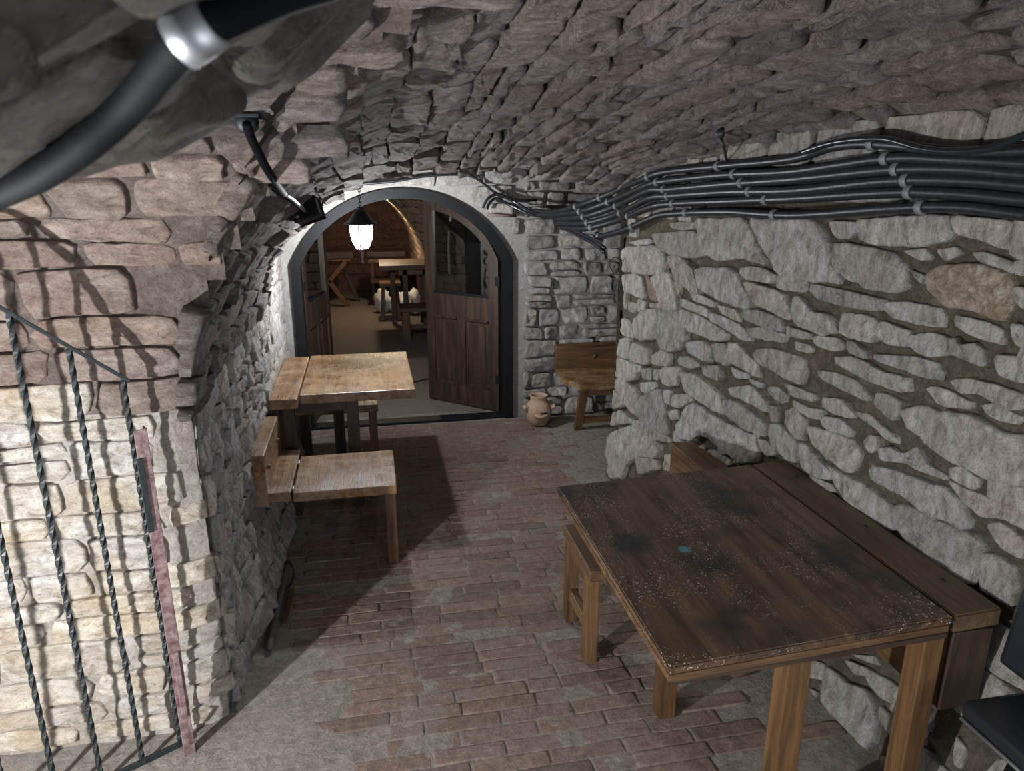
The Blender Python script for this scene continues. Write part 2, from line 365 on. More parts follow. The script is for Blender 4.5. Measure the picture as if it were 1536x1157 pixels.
# ---- profiles
XRT = [(0, 2.10), (1.0, 2.07), (1.7, 2.0), (2.3, 1.965), (2.9, 1.93), (3.5, 1.87), (4.0, 1.80), (4.65, 1.70)]
def XR(Y): return lerp_table(XRT, Y)
def rflare(Y, z): return (.19 if Y < 3 else .19-.11*(min(Y, 4.65)-3)/1.65)*max(0, 1-z/.85)**1.3
XLT = [(2.5, -.64), (2.7, -.645), (3.1, -.69), (4, -.685), (4.9, -.68), (6.2, -.70)]
def XL(Y): return lerp_table(XLT, Y)
ZCT = [(.3, 2.66), (1, 2.64), (2, 2.59), (3, 2.49), (4, 2.34), (4.5, 2.24), (4.95, 2.155)]
def ZC(Y): return lerp_table(ZCT, Y)
def ZR(Y): return lerp_table([(0, 2.31), (2.7, 2.30), (3.6, 2.22), (4.4, 2.12), (4.95, 1.95)], Y)
ZL = 1.3; XM = .52
def vault_z(x, Y):
    if x < XL(Y) or x > XR(Y)+.05: return -1
    if x < XM: c = (XM-x)/(XM-XL(Y)); return ZL+(ZC(Y)-ZL)*sqrt(max(0, 1-c*c))
    c = min(1, (x-XM)/(XR(Y)+.03-XM)); return ZR(Y)+(ZC(Y)-ZR(Y))*sqrt(max(0, 1-c*c))
YB = 2.6; ZB0 = 1.85
def front_z(Y):
    if Y > YB: return -1
    k = min(1, (YB-Y)/2.0); return ZB0+.73*sqrt(max(0, 1-(1-k)**2))
# arc-length tables of the two quarters of the vault, measured at Y = 3
def vault_pt(phi, Y):                       # phi 0..1 left quarter, 1..2 right quarter
    if phi <= 1: a = pi-phi*pi/2; return Vector((XM+(XM-XL(Y))*cos(a), Y, ZL+(ZC(Y)-ZL)*sin(a)))
    a = pi/2-(phi-1)*pi/2; return Vector((XM+(XR(Y)+.03-XM)*cos(a), Y, ZR(Y)+(ZC(Y)-ZR(Y))*sin(a)))
ARC = [(0., 0.)]; prev = vault_pt(0, 3.)
for i in range(1, 401):
    q = vault_pt(i/200, 3.); ARC.append((ARC[-1][0]+(q-prev).length, i/200)); prev = q
LARC = ARC[-1][0]
S_vault = surf(lambda Y, v: vault_pt(lerp_table(ARC, max(0, min(LARC, v))) if v < LARC else 2.0, Y), lambda p: Vector((.5, p.y, 1.0))-p)
def in_A(Y, v): p = S_vault(Y, v)[0]; return p.x > .75 or p.z > front_z(p.y)-.07
S_right = surf(lambda Y, z: Vector((XR(Y)-rflare(Y, z), Y, z)), lambda p: Vector((-1, 0, 0)))
S_left = surf(lambda Y, z: Vector((XL(Y)+.13*max(0, 1-z/.45)**1.2*max(0, min(1, (Y-2.85)/.4)), Y, z)), lambda p: Vector((1, 0, 0)))
FARC = [(0., 0.)]; pv = None
def front_pt(k): a = k*pi/2; return (YB-2.0*(1-cos(a)), ZB0+.73*sin(a))
for i in range(1, 101):
    a, b = front_pt((i-1)/100), front_pt(i/100); FARC.append((FARC[-1][0]+math.hypot(a[0]-b[0], a[1]-b[1]), i/100))
def front_f(x, v):
    if v <= ZB0: return Vector((x, YB-.03*max(0, 1-v/.5)+.08*max(0, min(1.2, (x+.80)/.16))**2*max(0, min(1, (1.75-v)/.5)), v))
    y, z = front_pt(lerp_table(FARC, v-ZB0)); return Vector((x, y, z))
S_front = surf(front_f, lambda p: Vector((0, -1, -.6)))
def in_B(x, v): p = S_front(x, v)[0]; return x < XL(YB) or (x < .75 and vault_z(p.x, p.y+1e-4) < p.z+.07)

# ---- floor
S_floor = surf(lambda x, y: Vector((x, y, 0)), lambda p: Vector((0, 0, 1)))
floor = sheet('floor', S_floor, arange(-2.6, 2.8, .06), arange(.2, 6.35, .06), 'floor_dirt', amp=.006, freq=5)
rnd = random.Random(3); y = 1.25; k = 0; bricks = []
while y < 6.0:
    d = rnd.uniform(.068, .078); x = -.62+(.0 if k % 2 else .15)+rnd.uniform(-.03, .03)
    while x < 1.95:
        l = rnd.uniform(.27, .31)*(1 if rnd.random() > .08 else .5); cx, cy = x+l/2, y+d/2; x += l+.009
        if cx < XL(cy)+.16 or cx > XR(cy)-.2-rflare(cy, 0)*.6: continue
        if cy > 4.6 and cx > 2.4: continue
        if cx < -.52+.34*max(0, (3.6-cy)/1.2) and cy < 3.6: continue
        if cx > 1.25+.25*nz(cy*2, 5) and cy < 3.0 and rnd.random() < .75: continue
        if rnd.random() < .03: continue
        r = rnd.uniform(-.012, .012); a, b = l/2, d/2
        sl = -.0
        q = [(cx+u*a-v*b*r, cy+v*b+u*a*r) for u, v in [(p[0]+rnd.uniform(-.012, .012), p[1]+rnd.uniform(-.06, .06)) for p in ((-.975, -1), (-.5, -1), (0, -1), (.5, -1), (.975, -1), (1, -.8), (1, 0), (1, .8), (.975, 1), (.5, 1), (0, 1), (-.5, 1), (-.975, 1), (-1, .8), (-1, 0), (-1, -.8))]]
        bricks.append(q)
    y += d+.007; k += 1
far = []
for i, q in enumerate(sorted(bricks, key=lambda q: sum(p[1] for p in q)+.3*abs(q[0][0]-.4))):
    o = stone(q, S_floor, rnd.uniform(.001, .0055), 'floor_brick', floor, 'brick', jag=.012, rough=.3, bed=.012, freq=14, raw=True)
    if i >= 298: far.append(o)
vv, ff = [], []
for o in far:
    b = len(vv); vv += [Vector(v.co)+o.location for v in o.data.vertices]; ff += [tuple(b+j for j in p.vertices) for p in o.data.polygons]; bpy.data.objects.remove(o)
tag(mesh('far_bricks', vv, ff, 'floor_brick', floor, True), kind='stuff')

# ---- right wall: the stones the photograph shows, traced and laid on the curved wall, then plain rubble where it cannot be seen
wall_right = sheet('wall_right', S_right, arange(.2, 4.65, .05), arange(-.02, 2.36, .05), 'mortar', amp=.016, freq=7)
def on_right(px, py, off=0.):
    X = 1.9
    for _ in range(14):
        p = atX(px, py, X); X = .5*X+.5*(XR(min(max(p.y, .2), 4.65))-rflare(p.y, max(p.z, 0))-off)
    return p
C1, C2, C3, C4, C5, C6 = (900, 330), (1216, 320), (900, 510), (1216, 530), (1216, 700), (1160, 960)
TR = [(C1, '0,90 60,120 170,140 165,200 135,250 60,240 20,170|215,160 380,130 400,165 300,190|210,200 450,185 495,365 400,390 260,380 190,270|140,255 200,255 250,370 190,370|190,390 320,400 345,570 190,500|395,410 530,375 560,520 600,640 480,650 430,520|410,100 720,80 780,250 700,270 520,240 440,180|710,0 1080,0 1220,310 1150,300 1060,260 900,285 790,245|1115,0 1440,0 1592,24 1752,436 1646,432 1420,405 1310,370 1180,110|525,265 600,255 700,350 740,520 700,530 570,420|720,345 990,350 1110,610 1040,630 860,560 760,490|1025,350 1120,330 1290,390 1270,460 1060,420|1300,390 1500,420 1500,520 1310,490|1080,440 1330,520 1380,690 1350,710 1140,600|670,510 860,590 855,630 700,580|610,560 800,640 805,710 740,680 610,620|870,610 1010,650 1030,730 960,710 890,670|1040,650 1170,650 1310,700 1335,800 1200,770 1040,710|820,670 900,690 1040,760 1120,860 1060,865 930,790 820,720|1090,780 1200,770 1365,830 1350,880 1190,860 1100,830|600,640 740,690 930,810 920,860 850,870 680,800 610,740|440,650 590,660 640,790 640,870 560,940 450,920|340,650 430,640 440,760 440,850 290,860 260,760 290,690|180,710 240,720 260,850 175,820|60,610 150,640 150,800 60,780|70,810 200,850 240,860 230,1000 90,930|260,880 370,930 360,1040 250,1010|640,880 780,870 820,910 810,1020 760,1010 660,960|830,890 930,890 945,1050 850,1000|220,590 280,600 275,670 220,650|370,595 460,600 450,640 370,630|300,560 350,590 340,640 300,660|190,510 215,520 210,640 190,640|1420,870 1536,900 1540,960 1430,930|1410,570 1470,560 1560,660 1680,680 1740,800 1600,820 1420,740|1370,760 1540,815 1530,862 1375,830|520,20 690,10 710,60 610,75 540,60|555,440 605,460 590,545 560,480|360,400 385,410 455,575 385,580'),
 (C2, '160,60 340,60 345,140 290,185 190,170|355,50 690,28 1000,10 1030,190 760,230 600,230 400,200|1070,15 1500,60 1495,255 1400,245 1290,190 1090,150|215,230 350,230 600,285 700,380 735,540 620,560 440,530 270,440 200,340|690,270 860,250 900,330 820,340|920,260 1090,240 1120,290 990,345|740,400 860,450 835,515|900,450 1000,380 1250,370 1440,440 1480,560 1460,690 1400,745 1290,740 1170,680 1040,670 920,560|1200,285 1280,275 1480,350 1490,430 1400,410 1250,350|1490,350 1580,320 1580,450 1510,430|10,500 200,540 420,590 560,620 560,690 370,690 200,650 40,600|570,640 740,640 970,680 950,820 800,790 640,750 570,710|245,720 400,730 490,770 495,915 420,925 300,880 240,850|495,800 560,780 740,850 720,960 560,935 510,880|740,880 900,860 1020,900 1010,1010 900,1030 800,1000 730,940|1070,735 1250,770 1400,830 1410,940 1320,920 1180,880 1080,800|40,880 240,900 270,980 200,990 60,950|280,930 330,915 420,990 430,1050 290,1000|1040,900 1100,900 1110,950 1200,930 1280,990 1280,1100 1200,1080 1050,1010|1495,530 1580,540 1580,700 1500,640|1490,790 1580,810 1580,970 1510,950'),
 (C3, '80,80 200,140 290,200 280,270 200,300 80,220|250,160 310,180 300,235 262,200|390,120 450,70 530,100 510,190 400,170|580,120 660,120 735,180 680,205 590,170|320,210 390,200 390,290 320,270|400,210 460,215 450,290 410,280|470,200 590,190 580,320 520,330 470,290|310,310 410,300 420,340 370,395 310,370|80,240 180,280 290,380 300,550 200,460 90,330|70,380 120,350 210,470 110,500|310,420 460,350 480,480 510,680 440,650 310,560|480,360 540,370 520,470 490,450|540,400 640,390 680,440 600,490 540,480|510,520 570,500 580,570 540,580|610,240 720,250 900,410 920,540 800,480 640,370|750,190 880,180 900,260 870,290 770,250|960,190 1090,250 1080,280 1000,270|960,20 1020,30 1150,170 1160,270 1050,200 955,150|1150,80 1250,60 1500,130 1480,320 1330,250 1150,150|1340,300 1536,380 1584,394 1584,451 1400,400|1410,430 1546,494 1622,499 1622,571 1546,566 1420,490|1360,520 1420,490 1515,590 1490,720 1430,690 1370,600|1230,340 1310,340 1370,400 1350,460 1240,390|1100,270 1190,310 1180,350 1110,300|1230,470 1320,480 1310,590 1250,590|1260,610 1330,610 1450,730 1440,870 1380,870 1260,740|1459,778 1498,739 1574,816 1699,946 1690,998 1574,989 1469,912|950,350 1110,330 1220,440 1210,520 1100,450 960,400|920,430 1030,460 1200,600 1190,690 1060,640 930,540|580,640 700,450 860,560 1040,660 1130,690 1000,860 900,780 760,680 680,730 620,720|545,650 680,735 670,775 545,735|60,510 120,510 130,620 70,590|140,500 250,570 250,600 130,610|260,590 330,580 520,710 500,740 280,690|80,690 250,620 420,740 430,850 300,840 200,900 190,990 90,980 70,760|290,850 430,860 440,930 300,970|480,830 530,830 530,950 470,930|770,830 830,790 930,850 970,900 850,915|880,760 940,780 940,830 880,820|720,770 770,760 780,810 730,820|1150,710 1240,740 1290,820 1200,840|1000,880 1140,700 1160,880 1010,890'),
 (C4, '190,30 330,20 430,60 540,130 700,160 700,285 600,260 500,220 350,150 220,80|65,125 200,140 350,190 420,280 465,330 420,340 270,270 120,200|90,320 250,330 355,430 330,465 200,440 100,390|490,300 560,290 690,350 680,430 630,485 560,440 485,370|855,260 950,240 1100,310 1180,360 1170,400 1060,390 960,370|1045,210 1150,180 1310,210 1560,300 1560,390 1450,405 1330,350 1250,290 1110,290|1270,380 1350,360 1560,470 1510,510 1420,490 1300,440|700,430 850,390 1000,430 1200,460 1390,570 1600,590 1600,960 1450,930 1290,870 1000,730 880,640 800,560|360,430 450,440 540,520 650,590 640,650 570,620 480,530 380,470|400,640 450,590 520,600 520,680 460,720|100,450 220,470 330,560 320,605 240,595 120,530|0,520 150,560 350,640 370,740 330,840 290,850 180,760 60,650|540,690 620,670 700,730 800,670 860,790 1010,880 990,910 820,840 720,790 560,770|1035,830 1130,810 1250,910 1230,975 1160,970 1050,900|470,10 760,20 900,60 960,150 940,185 840,170 640,100 500,50|1365,10 1580,30 1580,215 1380,160'),
 (C5, '470,0 640,30 800,90 1000,150 1090,250 1100,300 1160,400 1100,445 1010,380 880,350 740,240 620,170 490,100|1040,100 1200,180 1400,250 1560,290 1560,430 1410,370 1270,360 1140,260 1100,190|1430,190 1560,160 1560,285 1470,240|180,0 290,70 420,130 640,310 620,450 570,440 430,360 300,260 230,140|650,290 720,280 960,400 1180,480 1270,550 1200,840 1100,800 930,690 760,570 700,480 640,420|1310,420 1400,400 1560,520 1560,670 1380,560|1280,620 1400,650 1560,740 1500,1000 1280,880 1240,750|0,60 180,130 210,190 100,150'),
 (C6, '290,140 390,180 380,290 290,270|400,200 590,330 700,370 780,560 760,680 700,760 560,640 430,500 380,440|540,140 750,230 680,265 600,245|660,210 760,240 1130,470 1110,650 980,540 760,380|280,350 350,380 330,460 275,440|360,470 440,510 700,780 690,870 560,740 400,580|800,480 940,600 880,710 790,560|920,690 1100,680 1080,930 960,850 910,760|890,420 990,540 950,600 870,500|780,850 900,840 1000,950 850,950|1340,690 1420,800 1390,930 1330,900|600,110 760,120 770,190 640,130')]
traced = []; N1 = TR[0][1].count('|')+1
for (ox, oy), s in TR:
    for st in s.split('|'):
        q = []
        for pr in st.split():
            a, b = pr.split(','); p = on_right(ox+float(a)/4.8, oy+float(b)/4.8); q.append((min(p.y, 4.66), max(-.02, p.z)))
        traced.append(q)
boxes = []
for ti, q in enumerate(traced):
    us = [p[0] for p in q]; vs2 = [p[1] for p in q]; boxes.append((min(us), max(us), min(vs2), max(vs2)))
    big = min(max(us)-min(us), max(vs2)-min(vs2))
    stone(q, S_right, .016+min(.022, .11*big), 'floor_brick' if ti == N1-1 else 'stone_stained' if ti == N1+7 else 'stone_right', wall_right, n=30 if big > .08 else 18, jag=.055, rough=.38, freq=8, grow=1.10)
def free(u, v):
    return not any(a-.07 < u < b+.07 and c-.04 < v < d+.04 for a, b, c, d in boxes)
for q in courses(.3, 4.62, .02, 2.34, (.13, .20), (.26, .50), .012, .02, 11, .0, free):
    stone(q, S_right, random.uniform(.015, .035), 'stone_right', wall_right, n=16, jag=.05)

# ---- left wall beyond the corner
wall_left = sheet('wall_left', S_left, arange(2.64, 6.12, .06), arange(-.02, 2.5, .06), 'mortar_left', amp=.016, freq=7,
                  keep=lambda Y, z: not (Y < 4.95 and z > ZL+.06))
for q in courses(2.66, 4.95, .02, ZL+.02, (.10, .18), (.14, .40), .008, .03, 21, .2):
    stone(q, S_left, random.uniform(.014, .03), 'stone_left', wall_left, n=16, jag=.06, rough=.6, freq=11, tilt=(random.choice((-.5, .3)), .1))
for q in courses(4.97, 6.0, .02, 2.3, (.09, .17), (.2, .42), .010, .02, 22, .1):
    stone(q, S_left, random.uniform(.012, .026), 'stone_left', wall_left, n=16, jag=.05, rough=.4)

# ---- the wall behind the grille, leaning over into the near vault
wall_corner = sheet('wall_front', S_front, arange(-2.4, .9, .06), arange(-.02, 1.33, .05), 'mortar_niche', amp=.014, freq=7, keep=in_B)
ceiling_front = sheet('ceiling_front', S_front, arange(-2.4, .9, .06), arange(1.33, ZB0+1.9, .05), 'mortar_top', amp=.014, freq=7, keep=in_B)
def near_B(x, v): p = S_front(x, v)[0]; return x < XL(YB) or (x < .75 and vault_z(p.x, p.y+1e-4) < p.z+.07)
for q in courses(-2.35, .8, .02, ZB0+1.85, (.085, .16), (.2, .5), .009, .02, 31, .12, near_B):
    cu = sum(p[0] for p in q)/8; cv = sum(p[1] for p in q)/8
    if cv < 2.1:
        zz = max(0, min(1, (cv-ZL)/(ZC(2.6)-ZL))); xl = XM-(XM-XL(YB))*sqrt(1-zz*zz)
        q = [(min(p[0], xl+.01+.02*nz(p[1]*9)), p[1]) for p in q]
        if max(p[0] for p in q)-min(p[0] for p in q) < .04: continue
    low = cv < 1.32+.12*nz(cu*3, cv*2)
    if cu > -2 or cv < 1.9:
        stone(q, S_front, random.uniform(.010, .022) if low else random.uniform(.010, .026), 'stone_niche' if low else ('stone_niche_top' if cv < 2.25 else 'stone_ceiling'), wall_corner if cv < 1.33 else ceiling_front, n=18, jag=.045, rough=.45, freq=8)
# the corner stones that return from it into the passage
# ---- vault
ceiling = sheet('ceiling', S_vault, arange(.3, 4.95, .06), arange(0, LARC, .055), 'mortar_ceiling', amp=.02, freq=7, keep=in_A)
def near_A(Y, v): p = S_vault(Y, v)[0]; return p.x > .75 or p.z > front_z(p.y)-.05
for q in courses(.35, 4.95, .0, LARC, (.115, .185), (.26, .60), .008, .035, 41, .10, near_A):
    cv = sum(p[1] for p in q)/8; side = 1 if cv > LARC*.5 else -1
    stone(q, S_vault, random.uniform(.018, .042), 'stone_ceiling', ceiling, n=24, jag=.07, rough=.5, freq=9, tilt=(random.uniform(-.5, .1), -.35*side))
# end face of the vault, turned to the door
vv, ff = [], []
for i in range(41):
    p = vault_pt(i/20, 4.95); c = Vector((XM, 4.95, 1.2)); vv += [p, p+(p-c).normalized()*.7]
for i in range(40): ff.append((2*i, 2*i+1, 2*i+3, 2*i+2))
tag(mesh('ceiling_arch', vv, ff, 'mortar_ceiling'), kind='structure')
# ---- recess to the right of the door
def quad(name, pts, mat): return tag(mesh(name, pts, [tuple(range(len(pts)))], mat), kind='structure')
quad('wall_recess', [(1.66, 4.66, -.01), (2.72, 4.66, -.01), (2.72, 4.66, 2.6), (1.66, 4.66, 2.6)], 'mortar')
quad('wall_recess_side', [(2.7, 4.64, -.01), (2.7, 6.15, -.01), (2.7, 6.15, 2.6), (2.7, 4.64, 2.6)], 'mortar')
quad('ceiling_recess', [(-.8, 4.9, 2.52), (2.72, 4.6, 2.52), (2.72, 6.15, 2.52), (-.8, 6.15, 2.52)], 'mortar_ceiling')

# ---- door wall with its arched opening
YD = 6.10; AX, AZ, AR = .295, 1.014, 1.0
def arch_outline(r, half, z0=0., n=20):
    zs = AZ+sqrt(r*r-half*half); a0 = math.asin(half/r)
    pts = [(AX-half, z0), (AX-half, zs*.5), (AX-half, zs)]
    for i in range(1, n): a = -a0+2*a0*i/n; pts.append((AX+r*sin(a), AZ+r*cos(a)))
    return pts+[(AX+half, zs), (AX+half, zs*.5), (AX+half, z0)]
out_ = arch_outline(AR, .915)
vv, ff = [], []
def addq(*q): b = len(vv); vv.extend(q); ff.append(tuple(range(b, b+len(q))))
addq((-.8, YD, 0), (-.62, YD, 0), (-.62, YD, 2.6), (-.8, YD, 2.6)); addq((1.21, YD, 0), (2.72, YD, 0), (2.72, YD, 2.6), (1.21, YD, 2.6))
for (a, b), (c, d) in zip(out_[2:-2], out_[3:-2]): addq((a, YD, b), (c, YD, d), (c, YD, 2.6), (a, YD, 2.6))
for (a, b), (c, d) in zip(out_, out_[1:]): addq((a, YD, b), (a, YD+.3, b), (c, YD+.3, d), (c, YD, d))
wall_door = tag(mesh('wall_door', vv, ff, 'plaster'), kind='structure')
S_door = surf(lambda x, z: Vector((x, YD, z)), lambda p: Vector((0, -1, 0)))
for q in courses(1.30, 2.68, .01, 2.5, (.09, .17), (.16, .42), .016, .02, 52, .15):
    stone(q, S_door, random.uniform(.025, .06), 'stone_left', wall_door, n=16, jag=.05, rough=.45)
for q in courses(-.7, 1.28, 1.5, 2.45, (.10, .15), (.22, .40), .014, .02, 53, .1, lambda u, v: math.hypot(u-AX, v-AZ) > 1.10):
    stone(q, S_door, random.uniform(.02, .045), 'stone_left', wall_door, n=16, jag=.05, rough=.45)

# ---- black door frame
fo = arch_outline(AR+.005, .915, 0., 28); fi = arch_outline(AR-.075, .84, 0., 28); vv, ff = [], []
y0, y1 = YD-.035, YD+.13; n = len(fo)
for (a, b), (c, d) in zip(fo, fi): vv += [(a, y0, b), (c, y0, d), (c, y1, d), (a, y1, b)]
for i in range(n-1):
    for k in range(4): ff.append((i*4+k, i*4+(k+1) % 4, i*4+4+(k+1) % 4, i*4+4+k))
ff += [(0, 1, 2, 3), (4*n-4, 4*n-3, 4*n-2, 4*n-1)]
frame = tag(mesh('trim_1', vv, ff, 'black_frame'), 'black arched door frame set in the end wall', None, None, 'structure')
tag(box('trim_2', -.62, 1.21, YD-.02, YD+.12, 0, .022, 'black_frame', None, .006), 'dark wooden threshold bar under the double door', None, None, 'structure')

# ---- door leaves (local u from the hinge, height z)
def leaf(name, hinge, ang, mirror, label):
    t = tag(thing(name, hinge, label, None), kind='structure')
    d = Vector((cos(ang), sin(ang), 0)); nrm = Vector((-d.y, d.x, 0)); Wd = .815; H0 = Vector(hinge)
    def top(u):   # underside of the arch above this point of the leaf when shut
        x = u-.815; return AZ+sqrt(max(0.05, .905**2-x*x))
    def prism(nm, outline, th, mat, parent, off=0., bev=.004):
        bm = bmesh.new(); P = [bm.verts.new(H0+d*u+nrm*(off-th/2)+Vector((0, 0, z))) for u, z in outline]
        f = bm.faces.new(P); r = bmesh.ops.extrude_face_region(bm, geom=[f])
        bmesh.ops.translate(bm, verts=[v for v in r['geom'] if isinstance(v, bmesh.types.BMVert)], vec=nrm*th)
        bmesh.ops.recalc_face_normals(bm, faces=bm.faces)
        return bm_obj(nm, bm, mat, parent)
    def rect(u0, u1, z0, z1): return [(u0, z0), (u1, z0), (u1, z1), (u0, z1)]
    s = .10
    prism('stile', [(0, .015), (s, .015), (s, top(s)), (s*.5, top(s*.5)), (0, top(0))], .05, 'door_wood', t)
    me = prism('stile', [(Wd-s*.9, .015), (Wd, .015), (Wd, top(Wd)), (Wd-s*.45, top(Wd-s*.45)), (Wd-s*.9, top(Wd-s*.9))], .055, 'dark_z', t)
    prism('rail', rect(s, Wd-s*.9, .015, .20), .046, 'door_wood', t)
    prism('rail', rect(s, Wd-s*.9, .86, 1.06), .046, 'door_wood', t)
    us = [s+(Wd-s*1.9)*i/10 for i in range(11)]
    prism('arched_rail', [(u, top(u)-.10) for u in us]+[(u, top(u)) for u in reversed(us)], .046, 'door_wood', t)
    mu = (s+Wd-s*.9)/2; prism('muntin', rect(mu-.045, mu+.045, .20, .86), .044, 'door_wood', t)
    for a, b in ((s, mu-.045), (mu+.045, Wd-s*.9)):
        pn = prism('panel', rect(a+.001, b-.001, .20, .86), .022, 'wood_z' if False else 'door_wood', t)
        prism('panel_field', rect(a+.045, b-.045, .25, .80), .034, 'door_wood', pn)
        prism('moulding', rect(a+.01, b-.01, .835, .86), .060, 'door_wood', t)
        prism('moulding', rect(a+.01, b-.01, .20, .218), .056, 'door_wood', t)
    prism('glass_pane', [(us[0], 1.06)]+[(us[-1], 1.06)]+[(u, top(u)-.098) for u in reversed(us)], .006, 'pane', t)
    prism('glazing_bead', rect(s, Wd-s*.9, 1.06, 1.078), .030, 'black_frame', t)
    prism('hinge', rect(-.02, .03, .28, .36), .06, 'black_frame', t); prism('hinge', rect(-.02, .03, 1.18, 1.26), .06, 'black_frame', t)
    return t
hr = Vector((1.125, 6.25, 0)); fr = Vector((.545, 6.80, 0))
leaf('door_1', hr, math.atan2(fr.y-hr.y, fr.x-hr.x), 1, 'right leaf of the double door, half open, dark panels under an arched pane')
leaf('door_2', (-.565, 6.25, 0), radians(79), 1, 'left leaf of the double door, swung back into the far room')

# ---- the room beyond the door
def back_f(v, Y):
    k = (Y-6.4)/7.8; xr = .82+.93*max(0, min(1, (9.9-Y)/1.3)); xl = -1.75+.2*k; a = pi-v*pi
    return Vector(((xr+xl)/2+(xr-xl)/2*cos(a)*(1 if abs(cos(a)) < 1 else 1), Y, .75+(1.42-.2*k)*sin(a))) if 0 <= v <= 1 else Vector((xl if v < 0 else xr, Y, .75-(abs(v-.5)-.5)*2.5))
S_back = surf(back_f, lambda p: Vector((0, p.y, .9))-p)
wall_back = sheet('wall_back_room', S_back, [i/30 for i in range(-9, 40)], arange(6.4, 14.2, .2), 'brick_back', amp=.03, freq=5)
for q in courses(9.3, 14.0, .60, 1.08, (.030, .040), (.18, .36), .004, .004, 61, 0):
    q2 = [(p[1], p[0]) for p in q]
    stone(q2, S_back, .025, 'stone_warm', wall_back, n=12, jag=.05, freq=6)
S_end = surf(lambda x, z: Vector((x, 14.0, z)), lambda p: Vector((0, -1, 0)))
wall_end = sheet('wall_end', S_end, arange(-1.9, 1.9, .15), arange(-.02, 2.6, .15), 'brick_back', amp=.03, freq=5)
for q in courses(-1.5, 1.1, .3, 2.1, (.13, .2), (.25, .5), .02, .02, 62, 0):
    stone(q, S_end, .025, 'brick_back', wall_end, n=12, jag=.06)
floor_back = sheet('floor_back_room', S_floor, arange(-2.0, 2.0, .12), arange(6.3, 14.1, .12), 'back_floor', amp=.006, freq=4)
# front wall of that room on both sides of the opening (closes the room)
vv, ff = [], []; yb = 6.42
addq((-2.0, yb, 0), (-.62, yb, 0), (-.62, yb, 2.6), (-2.0, yb, 2.6)); addq((1.21, yb, 0), (2.2, yb, 0), (2.2, yb, 2.6), (1.21, yb, 2.6))
for (a, b), (c, d) in zip(out_[2:-2], out_[3:-2]): addq((a, yb, b), (c, yb, d), (c, yb, 2.6), (a, yb, 2.6))
tag(mesh('wall_back_room_front', vv, ff, 'plaster'), kind='structure')

# ---- near arch overhead, at the foot of the stairs
NE = [(-1.6, 1.86), (-1.0, 1.97), (-.7, 2.03), (-.41, 2.098), (-.30, 2.143), (-.21, 2.166), (-.13, 2.212), (-.08, 2.232), (.05, 2.36), (.2, 2.47), (.45, 2.55)]
S_near = surf(lambda x, Y: Vector((x, Y, lerp_table(NE, x)+.015*(.92-Y))), lambda p: Vector((0, 0, -1)))
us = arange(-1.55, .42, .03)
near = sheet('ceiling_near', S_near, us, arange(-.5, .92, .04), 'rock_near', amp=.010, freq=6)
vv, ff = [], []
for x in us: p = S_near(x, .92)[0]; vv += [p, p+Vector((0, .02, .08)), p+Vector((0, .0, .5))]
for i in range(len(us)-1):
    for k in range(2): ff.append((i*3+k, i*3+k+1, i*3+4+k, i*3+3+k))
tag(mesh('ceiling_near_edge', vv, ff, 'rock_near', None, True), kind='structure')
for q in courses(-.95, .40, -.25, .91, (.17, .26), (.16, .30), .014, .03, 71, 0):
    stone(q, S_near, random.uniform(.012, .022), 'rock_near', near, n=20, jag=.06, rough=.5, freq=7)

# ================================================================== FURNITURE
# ---- fold-down table on the left wall
t = thing('folding_table', (-.1, 5.0, 0), 'small worn oak folding table on the left wall, lamp shining on its top', 'table')
box('wall_plank', -.652, -.478, 4.40, 5.50, .735, .80, 'top_y', t, .006)
box('tabletop', -.468, .2525, 4.475, 5.525, .738, .80, 'top_y', t, .006)
box('wall_board', -.66, -.60, 4.44, 5.46, .30, .735, 'dark_z', t)
box('post', -.575, -.505, 4.42, 4.50, 0, .735, 'dark_z', t); box('post', -.575, -.505, 5.38, 5.46, 0, .735, 'dark_z', t)
box('leg', -.190, -.115, 4.49, 4.56, 0, .738, 'dark_z', t); box('leg', -.295, -.225, 4.86, 4.93, 0, .738, 'dark_z', t)
box('apron', -.50, -.12, 4.50, 4.53, .675, .738, 'dark_x', t)
# ---- benches: a hinged seat, a ledge and back on the wall, a swinging leg frame
def bench(label, x0, x1, y0, y1, wx0, bx, zs, ztop, sg, topmat, legx, group='hinged wall benches', byy=None):
    # sg = +1: wall on the left (seat x0..x1), -1: wall on the right
    t = thing('hinged_bench', ((x0+x1)/2, (y0+y1)/2, 0), label, 'bench', group)
    box('seat', x0, x1, y0, y1, zs-.055, zs, topmat+'_y' if topmat != 'wood' else 'wood_y', t, .006)
    a, b = sorted((wx0, x0-.012*sg if sg > 0 else x1+.012)); box('ledge', a, b, y0+.02, y1+.12, zs-.055, zs, topmat+'_y', t, .006)
    a, b = sorted((bx, wx0+.015*sg)); yb0, yb1 = byy or (y0+.01, y1+.14); bk = box('backrest', a, b, yb0, yb1, zs-.075, ztop, topmat+'_y', t, .007)
    for yy in (y0+.10, y1-.02): tube('peg', [(wx0+.012*sg, yy, zs+.12), (wx0+.030*sg, yy, zs+.12)], .012, 'wood_x', bk, 8, 1, False)
    for yy in (y0+.08, y1-.08): tube('hinge', [((x0 if sg > 0 else x1)-.006*sg, yy-.03, zs-.012), ((x0 if sg > 0 else x1)-.006*sg, yy+.03, zs-.012)], .009, 'steel', t, 8, 1, False)
    l0, l1 = sorted((legx-.03, legx+.03))
    for yy in (y0+.03, y1-.09): box('leg', l0, l1, yy, yy+.06, 0, zs-.055, 'wood_z' if topmat != 'dark' else 'dark_z', t, .005)
    box('top_rail', l0+.008, l1-.008, y0+.09, y1-.09, zs-.115, zs-.058, 'wood_y', t); box('low_rail', l0+.012, l1-.012, y0+.09, y1-.09, .13, .19, 'wood_y', t)
    return t
